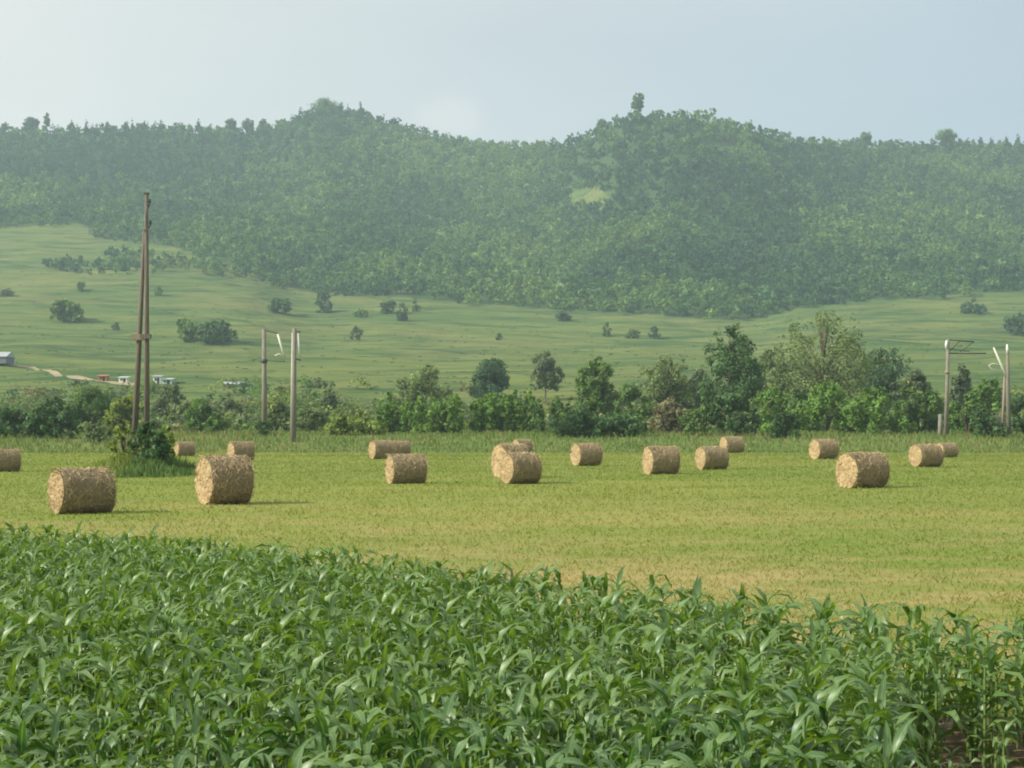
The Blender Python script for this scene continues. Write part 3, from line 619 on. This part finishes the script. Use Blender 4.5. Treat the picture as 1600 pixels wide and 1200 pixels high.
mixv = np.clip(patch * 1.5 + .35 * fbm(tx / 30., ty / 45., 91) - .35 * con + frng.normal(0, .50, len(tx)), -1, 1)
tcol = np.where(mixv[:, None] > 0, green + (light - green) * mixv[:, None], green + (deep - green) * -mixv[:, None]); tcol[is_con] = conif * frng.uniform(.8, 1.25, (is_con.sum(), 1))
rotz = frng.uniform(0, 6.28, len(tx)); fv, ff, fc, off = [], [], [], 0
for k in range(14):
    i = np.where(kind == k)[0]; v, f, c = variants[k]; ca, sa = np.cos(rotz[i])[:, None], np.sin(rotz[i])[:, None]; s = ts[i][:, None]
    q = np.stack([(v[None, :, 0] * ca - v[None, :, 1] * sa) * s + tx[i][:, None], (v[None, :, 0] * sa + v[None, :, 1] * ca) * s + ty[i][:, None], v[None, :, 2] * s * frng.uniform(.85, 1.2, (len(i), 1)) + tz[i][:, None] - .3], -1)
    fv.append(q.reshape(-1, 3)); ff.append((f[None] + (np.arange(len(i)) * len(v))[:, None, None] + off).reshape(-1, 4)); fc.append((c[None] * tcol[i][:, None, :]).reshape(-1, 3)); off += len(i) * len(v)
tag(obj('woodland', mesh_np('woodland', np.concatenate(fv), np.concatenate(ff), M['leaf'], np.concatenate(fc))), 'dense mixed green woodland covering the hills up to the skyline', 'woodland', kind='stuff')
print('forest trees', len(tx), 'quads', sum(len(q) for q in ff), 'plants', len(plants))

# single trees that stand out on the skyline
SK = 'single trees on the skyline'
for px, top, wpx, kind, tint, lab in [
 (996, 144, 30, 'lone', 'mid', 'lone tree on bare trunk standing on the right hand summit'.replace('right hand ', 'broad wooded ')), (942, 186, 26, 'tree', 'mid', 'bushy skyline tree on the flank below the lone summit tree'),
 (563, 156, 17, 'tall', 'mid', 'small pointed tree on the shoulder of the sharper summit'), (73, 175, 15, 'lone', 'dark', 'tall narrow skyline tree next to a broad round skyline tree'),
 (48, 182, 28, 'tree', 'dark', 'broad round skyline tree next to a tall narrow one'), (388, 184, 22, 'tree', 'grey', 'round topped skyline tree of a pair near the sharper summit'),
 (411, 184, 15, 'lone', 'grey', 'smaller skyline tree of a pair near the sharper summit'), (361, 184, 24, 'tree', 'dark', 'dark skyline tree just outside the pair near the sharper summit'),
 (1478, 202, 40, 'tree', 'mid', 'broad tree standing above the level ridge beyond the broad wooded summit'), (1353, 206, 30, 'tree', 'mid', 'rounded tree on the saddle below the broad wooded summit'),
 (508, 156, 56, 'tree', 'mid', 'tree clump crowning the very top of the sharper summit')]:
    u = np.array([px], float); d = float(smooth_interp(RDIST, u, 40)[0]) - 3; x = (px - CX) / F * d; z = gz(x, d)
    H = CAMZ + (HZ - top) / F * d - z; make_plant(kind, wpx / F * d, H, px, tint, 'skyline_tree', lab, 'tree', (x, d, z - .3), SK, leaf=.75)
crng2 = np.random.default_rng(41)
for k, px in enumerate([112, 135, 168, 196, 226, 252, 283, 310, 328, 1512, 1532, 1550, 1572, 1590]):
    u = np.array([px], float); d = float(smooth_interp(RDIST, u, 40)[0]) - 2; x = (px - CX) / F * d; z = gz(x, d)
    lab = 'small pointed conifer in the row breaking the skyline ' + ('of the long dark ridge' if px < 800 else 'beyond the broad summit')
    make_plant('tall', crng2.uniform(12, 19) / F * d, CAMZ + (HZ - (187 if px < 800 else 210) + crng2.uniform(-4, 3)) / F * d - z, px, 'blue', 'conifer', lab, 'conifer', (x, d, z - .3), 'conifers on the skyline', leaf=.7)

# ------------------------------------------------------------------ straw bales
brng = np.random.default_rng(29)
def bale_parts(seed):
    rng = np.random.default_rng(seed); Rr, Lh = .60, .60; na, nl = 40, 12; ph = rng.uniform(0, 50)
    A, T = np.meshgrid(np.linspace(0, 2 * np.pi, na, endpoint=False), np.linspace(-1, 1, nl + 1))
    bulge = Rr * (1 - .055 * np.abs(T) ** 6) ; rad = bulge + .032 * fbm(np.cos(A) * 2.2 + ph, np.sin(A) * 2.2 + T * 2.5, seed) + .022 * fbm(T * 7 + ph, A * .6, seed + 3) + .01 * rng.normal(size=A.shape) * .6
    rad[:, :] = np.where(np.sin(A) < -.93, np.minimum(rad, .573 / np.maximum(-np.sin(A), .5)), rad)       # settled flat on the ground
    X = T * Lh * (1 + .02 * np.cos(A * 2 + ph)); Yb = np.cos(A) * rad; Zb = np.sin(A) * rad + .573
    v = np.stack([X, Yb, Zb], -1).reshape(-1, 3); i = np.arange(v.shape[0]).reshape(nl + 1, na); j = np.roll(i, -1, 1)
    f = np.stack([i[:-1], j[:-1], j[1:], i[1:]], -1).reshape(-1, 4); side = mesh_np('straw_roll', v, f, M['side'], smooth=True)
    ends = []
    for s in (-1, 1):                                                          # rolled spiral with uneven straw ends
        rings = 9; ev = [(s * (Lh + .03), 0, .573)]; ring = v.reshape(nl + 1, na, 3)[0 if s < 0 else nl]
        for q in range(1, rings + 1):
            t = q / rings
            for k in range(na):
                p = ring[k] * t + np.array([s * Lh, 0, .573]) * (1 - t); bump = (.030 * math.sin(t * 30 + k * 2 * math.pi / na) * (t < .97) + .035 * (1 - t) + .018 * rng.normal() * (t < .97)); ev.append(p + np.array([s * bump, 0, 0]))
        ef = [(0, 1 + k, 1 + (k + 1) % na) for k in range(na)]
        for q in range(rings - 1):
            for k in range(na): a = 1 + q * na + k; b = 1 + q * na + (k + 1) % na; ef.append((a, a + na, b + na, b))
        if s > 0: ef = [t[::-1] for t in ef]
        ends.append(mesh_py('end_face', ev, ef, M['end'], True))
    n = 1700; a = rng.uniform(0, 6.28, n); t = rng.uniform(-1, 1, n); p = np.stack([t * Lh, np.cos(a) * Rr * .985, np.sin(a) * Rr * .985 + .573], 1)
    tan = np.stack([rng.normal(0, .8, n), -np.sin(a), np.cos(a)], 1); out = np.stack([np.zeros(n), np.cos(a), np.sin(a)], 1)
    ln = rng.uniform(.05, .20, n)[:, None]; e = p + tan * ln * rng.choice([-1, 1], (n, 1)) + out * rng.uniform(.004, .045, (n, 1))
    m_ = 700; r2 = Rr * np.sqrt(rng.random(m_)) * .98; a2 = rng.uniform(0, 6.28, m_); sd = rng.choice([-1, 1], m_); p2 = np.stack([sd * Lh, np.cos(a2) * r2, np.sin(a2) * r2 + .573], 1)
    e2 = p2 + np.stack([sd * rng.uniform(.03, .07, m_), rng.normal(0, .05, m_), rng.normal(-.03, .05, m_)], 1)
    p, e = np.concatenate([p, p2]), np.concatenate([e, e2]); ok = (p[:, 2] > .04) & (e[:, 2] > .01); p, e = p[ok], e[ok]; w_ = rng.normal(size=p.shape); w_ = np.cross(e - p, w_); w_ = w_ / np.linalg.norm(w_, axis=1, keepdims=True) * rng.choice([.004, .007, .011], (len(p), 1))
    sv_ = np.stack([p - w_, p + w_, e + w_ * .6, e - w_ * .6], 1).reshape(-1, 3); straw = mesh_np('loose_straw', sv_, np.arange(len(sv_)).reshape(-1, 4), M['straw'])
    return side, ends, straw
BV = [bale_parts(s) for s in (101, 202, 303, 404)]
BALES = [  # left, right, top, base rows of the bale, yaw, label
 (-14, 32, 702, 738, 33, 'round straw bale standing apart in front of the dark hedge shrubs'),
 (77, 180, 733, 805, 34, 'round straw bale closest to the corn, just behind its leaf tips'),
 (266, 311, 690, 713, 30, 'round straw bale half hidden by tall grass beside the A-frame pole'),
 (305, 397, 713, 790, 31, 'large shaggy round straw bale with frayed top near the A-frame pole grass'),
 (355, 398, 689, 720, 30, 'small round straw bale peeping out behind the shaggy large one'),
 (576, 617, 688, 717, 27, 'front straw bale of the end to end pair by the yellow green bush'),
 (606, 642, 688, 713, 27, 'rear straw bale of the end to end pair by the yellow green bush'),
 (602, 668, 709, 756, 20, 'streaky round straw bale alone in front of the end to end pair'),
 (768, 828, 695, 748, 30, 'middle straw bale mostly hidden behind the front one of the trio'),
 (779, 847, 707, 756, 29, 'front straw bale of the clustered trio, covering the one behind'),
 (798, 835, 686, 707, 27, 'small rearmost straw bale of the clustered trio'),
 (891, 942, 693, 729, 24, 'round straw bale with streaky bands in front of the dark thorn bush'),
 (1003, 1063, 697, 741, 18, 'round straw bale between the thorn bush and the tall dark tree'),
 (1086, 1139, 697, 734, 20, 'round straw bale overlapping a smaller one below the tall dark tree'),
 (1120, 1168, 682, 708, 18, 'smaller straw bale behind another below the tall dark tree'),
 (1264, 1311, 686, 718, 22, 'round straw bale below the sprawling light tree, behind a large one'),
 (1305, 1390, 707, 763, 27, 'large round straw bale showing its broad pale end, standing apart'),
 (1420, 1474, 694, 730, 22, 'round straw bale in front of a smaller one below the boom post'),
 (1461, 1498, 692, 715, 17, 'small straw bale tucked behind another below the boom post'),
]
for i, (l, r, t, b, yaw, lab) in enumerate(BALES):
    d = F * CAMZ / (b - HZ); cx_ = ((l + r) / 2 - CX) / F * d; D = (b - t) / F * d; s = D / 1.18
    yc = d + .5 * D; x = ((l + r) / 2 - CX) / F * yc
    az = math.atan2(x, yc); th = math.radians(yaw) + az; Lp = (r - l) / F * yc
    Lw = (Lp - D * abs(math.sin(th))) / max(math.cos(th), .5); sxl = float(np.clip(Lw / 1.22, .78 * s, 1.15 * s))
    root = obj('straw_bale', None, None, (x, yc, gz(x, yc) - .012), (0, 0, math.radians(yaw))); root.scale = (sxl, s, s); tag(root, lab, 'straw bale', 'round straw bales on the meadow')
    side, ends, straw = BV[i % 4]
    obj('straw_roll', side, root); [obj('end_face', e, root) for e in ends]; so = obj('loose_straw', straw, root); so['kind'] = 'stuff'
# a little spilled hay and the low tramped grass round each bale are part of meadow_grass

# ------------------------------------------------------------------ poles
def pole_root(name, label, px, d): x = (px - CX) / F * d; z = gz(x, d); o = obj(name, None, None, (x, d, z)); tag(o, label, 'pole'); return o, np.array([x, d, z])
def seg(name, mat, root, org, pts, radii, sides=8): return MB().tube([np.array(p) - org for p in pts], radii, sides).build(name, mat, root, True)
# tall A-frame pole standing in the meadow
D0 = 74.0; root, o = pole_root('wooden_pole', 'tall brown A-frame pole of two converging timbers in the meadow', 222, D0)
foot1 = P(207, 744, D0 + .3); foot2 = P(229.5, 746, D0 - .2); foot1[2] = foot2[2] = -.3
top1 = P(226, 356, D0 + .22); top2 = P(229, 304, D0 - .02)
seg('post', M['timber'], root, o, [foot1, (foot1 + top1) / 2, top1], [.150, .125, .075], 10)
seg('post', M['timber'], root, o, [foot2, (foot2 + top2) / 2, top2], [.140, .115, .078], 10)
c1, c2 = P(205, 527, D0 + .02), P(238, 526, D0 + .02)
xb = MB(); xb.box(c1 - o + (0, .06, -.12), P(222, 526, D0) - o + (0, .38, .12)); xb.build('cross_beam', M['beam'], root)
MB().box(P(221, 526, D0) - o + (0, -.32, -.10), c2 - o + (0, -.13, .10)).build('cross_beam', M['timber'], root)
for px_, py_, a in ((235, 350, 1), (234, 317, 1)):
    b = P(229, py_ + 6, D0) - o; e = P(px_, py_, D0) - o
    MB().tube([b, (b + e) / 2 + (0, 0, -.10), e + (0, 0, -.06), e], [.03, .03, .03, .03], 6).build('insulator_bracket', M['dark'], root)
    MB().tube([e, e + (0, 0, .05), e + (0, 0, .10), e + (0, 0, .17)], [.045, .075, .05, .03], 8).build('insulator', M['dark'], root)
MB().tube([P(226, 360, D0 - .2) - o, P(226, 360, D0 + .4) - o], [.035, .035], 6).build('bolt', M['dark'], root)
MB().box(P(227.5, 304, D0) - o + (-.06, -.1, 0), P(231, 303, D0) - o + (.06, .1, .05)).build('pole_cap', M['dark'], root)
seg('earth_cable', M['concrete'], root, o, [P(226.2, 715, D0 - .34), P(226.6, 520, D0 - .32), P(227.3, 330, D0 - .12)], [.016, .016, .016], 5)

# slim concrete line posts by the hedge
D1 = 166.; root, o = pole_root('concrete_post', 'slim concrete post with dark clamp, bracket and pale dangling strut', 413, D1)
seg('post', M['concrete'], root, o, [P(413.5, 690, D1), P(412.6, 514, D1)], [.30, .19], 4 * 2); seg('clamp', M['dark'], root, o, [P(412.8, 567, D1), P(412.8, 561, D1)], [.30, .30], 10)
seg('clamp_arm', M['dark'], root, o, [P(404, 564, D1), P(413, 564, D1)], [.05, .05], 6)
seg('tie_bar', M['dark'], root, o, [P(413, 516, D1), P(434, 521, D1)], [.045, .045], 6); seg('strut', M['pale'], root, o, [P(434, 522, D1), P(446, 563, D1)], [.11, .11], 8)
seg('bracket', M['pale'], root, o, [P(429, 556, D1), P(436, 553, D1), P(443, 557, D1)], [.06, .07, .05], 6); seg('tie_bar', M['dark'], root, o, [P(413, 563, D1), P(446, 565, D1)], [.035, .035], 6)
D2 = 152.; root, o = pole_root('concrete_post', 'taller slim concrete post with one short pale strut held beside it', 459, D2)
seg('post', M['concrete'], root, o, [P(458.5, 700, D2), P(460, 513, D2)], [.26, .18], 8); seg('strut', M['pale'], root, o, [P(465.5, 521, D2), P(468.5, 560, D2)], [.10, .10], 8)
seg('tie_bar', M['dark'], root, o, [P(460, 517, D2), P(470, 519, D2)], [.04, .04], 6); seg('tie_bar', M['dark'], root, o, [P(460, 560, D2), P(470, 563, D2)], [.045, .06], 6)
seg('cable', M['pale'], root, o, [P(454.2, 676, D2), P(456.8, 520, D2)], [.05, .05], 5)
D3 = 164.; root, o = pole_root('concrete_post', 'leaning concrete post with crossed boom and white insulator at its top', 1479, D3)
seg('post', M['concrete'], root, o, [P(1478, 690, D3), P(1481.5, 530, D3)], [.22, .16], 8); seg('footing', M['concrete'], root, o, [P(1468.5, 690, D3 - 1), P(1469.5, 647, D3 - 1)], [.24, .20], 4)
seg('insulator', M['white'], root, o, [P(1478.6, 545, D3 - .3), P(1478.6, 538, D3 - .3), P(1479, 532, D3 - .3)], [.10, .14, .09], 8)
seg('boom', M['dark'], root, o, [P(1481, 531, D3), P(1522, 534, D3)], [.07, .06], 6); seg('boom', M['dark'], root, o, [P(1481, 552, D3), P(1541, 552, D3)], [.07, .06], 6)
for a, b in (((1484, 548), (1500, 533)), ((1500, 550), (1520, 535)), ((1481, 545), (1515, 549))): seg('brace', M['dark'], root, o, [P(*a, D3), P(*b, D3)], [.045, .045], 5)
seg('clamp', M['beam'], root, o, [P(1480, 584, D3), P(1480, 579, D3)], [.24, .24], 8)
D4 = 162.; root, o = pole_root('concrete_post', 'forked concrete post with a slanting pale arm and looped bracket', 1574, D4)
seg('post', M['concrete'], root, o, [P(1577, 690, D4), P(1574.5, 590, D4), P(1574.5, 538, D4)], [.24, .20, .13], 8); seg('post', M['beam'], root, o, [P(1566, 690, D4 + 1.2), P(1570, 585, D4 + .3)], [.17, .12], 8)
seg('slanting_arm', M['pale'], root, o, [P(1552.5, 543, D4), P(1564, 569, D4), P(1575, 593, D4)], [.08, .12, .15], 8)
seg('looped_bracket', M['pale'], root, o, [P(1565, 571, D4), P(1551, 568, D4), P(1545, 571, D4), P(1549, 577, D4), P(1566, 578, D4)], [.05] * 5, 6)
seg('insulator', M['white'], root, o, [P(1574, 552, D4 - .25), P(1574, 545, D4 - .25), P(1573.6, 538, D4 - .25)], [.10, .14, .08], 8); seg('footing', M['concrete'], root, o, [P(1562, 690, D4 - 1), P(1562.5, 649, D4 - 1)], [.20, .16], 4)
seg('tie_bar', M['dark'], root, o, [P(1555, 543, D4), P(1575, 542, D4)], [.04, .04], 6)

# ------------------------------------------------------------------ huts on the hillside
def hut(px, base, wpx, hpx, roof_px, wall, roofm, name, label, slope=1, depth=4.):
    x, d, z = on_ground(px, base); W, H, Rh = wpx / F * d, hpx / F * d, roof_px / F * d; root = obj(name, None, None, (x, d, z - .15)); tag(root, label, 'hut')
    hw, hd = W / 2, depth / 2
    MB().box((-hw, -hd, 0), (hw, hd, H)).build('wall', wall, root)
    b = MB(); ov = .25; y0, y1 = -hd - ov, hd + ov
    if slope: b.v = [(-hw - ov, y0, H), (hw + ov, y0, H), (hw + ov, 0, H + Rh), (-hw - ov, 0, H + Rh), (hw + ov, y1, H), (-hw - ov, y1, H), (-hw - ov, y0, H - .1), (hw + ov, y0, H - .1), (hw + ov, y1, H - .1), (-hw - ov, y1, H - .1)]; b.f = [(0, 1, 2, 3), (3, 2, 4, 5), (6, 9, 8, 7), (0, 6, 7, 1), (4, 8, 9, 5), (1, 7, 8, 4, 2), (0, 3, 5, 9, 6)]
    else: b.v = [(-hw - ov, y0, H), (hw + ov, y0, H), (hw + ov, y1, H + Rh), (-hw - ov, y1, H + Rh), (-hw - ov, y0, H + .12), (hw + ov, y0, H + .12), (hw + ov, y1, H + Rh + .12), (-hw - ov, y1, H + Rh + .12)]; b.f = [(0, 3, 2, 1), (4, 5, 6, 7), (0, 1, 5, 4), (1, 2, 6, 5), (2, 3, 7, 6), (3, 0, 4, 7)]
    b.build('roof', roofm, root)
    dw = min(.9, W * .3); MB().box((-dw / 2 + hw * .35, -hd - .03, .05), (dw / 2 + hw * .35, -hd + .05, min(1.9, H * .85))).build('door', M['opening'], root)
    MB().box((-hw * .6, -hd - .02, H * .45), (-hw * .6 + min(.8, W * .25), -hd + .05, H * .45 + min(.6, H * .35))).build('window', M['glass'], root)
    return root
hut(-12, 568, 56, 11, 8, M['slate'], M['tin'], 'barn', 'long grey barn with pale tin roof on the pasture slope', 1, 7.)
hut(162, 596, 13, 9, 2, M['rust'], M['rust'], 'hut', 'small orange clay hut beside the track end', 0, 2.5)
hut(194, 598, 13, 8, 2, M['white'], M['green'], 'hut', 'small whitewashed hut beside the leaning leg of the tall pole', 0, 2.5)
hut(247, 600, 12, 11, 2, M['white'], M['tin'], 'hut', 'bright white box hut just past the tall pole', 0, 2.5)
hut(262, 600, 16, 7, 2, M['green'], M['green'], 'hut', 'low pale green hut adjoining the bright white box hut', 0, 2.5)
hut(368, 604, 34, 4, 4, M['beam'], M['tin'], 'hut', 'long low hut with pale roof above the greyish bush', 1, 4.)
x, d, z = on_ground(20, 569); root = obj('water_tank', None, None, (x, d, z)); tag(root, 'small white water tank at the end of the barn', 'tank')
MB().tube([(0, 0, 0), (0, 0, .95), (0, 0, 1.1)], [.55, .55, .3], 12).build('tank_body', M['white'], root); MB().tube([(0, 0, 1.1), (0, 0, 1.2)], [.16, .16], 8).build('tank_lid', M['tin'], root)
# dirt track
tp = [on_ground(px, py)[:2] for px, py in ((-60, 566), (20, 571), (50, 575), (80, 581), (110, 589), (140, 595), (180, 599), (215, 601))]
tp = np.array(tp); tt = np.linspace(0, len(tp) - 1, 60); cx_ = np.interp(tt, range(len(tp)), tp[:, 0]); cy_ = np.interp(tt, range(len(tp)), tp[:, 1])
off = np.linspace(-1.4, 1.4, 5); TX = np.repeat(cx_[:, None], 5, 1); TY = cy_[:, None] + off[None] * 1.6
tag(obj('dirt_path', grid_mesh('dirt_path', TX, TY, hz(TX, TY) + .14, M['track'])), 'pale dirt track running down the pasture from the barn', 'path', kind='structure')

# ------------------------------------------------------------------ hazy air
m, N, L = nodes('hazy_air'); vo = N.new('ShaderNodeVolumePrincipled'); vo.inputs['Color'].default_value = (.68, .87, 1.0, 1); vo.inputs['Density'].default_value = .00024; vo.inputs['Anisotropy'].default_value = .1
ot = N.new('ShaderNodeOutputMaterial'); L.new(vo.outputs[0], ot.inputs['Volume'])
hb = MB().box((-2050, -200, -5), (2050, 2060, ZMAX + 25)).build('haze', m); tag(hb, 'thin summer haze filling the valley', 'haze', kind='stuff')
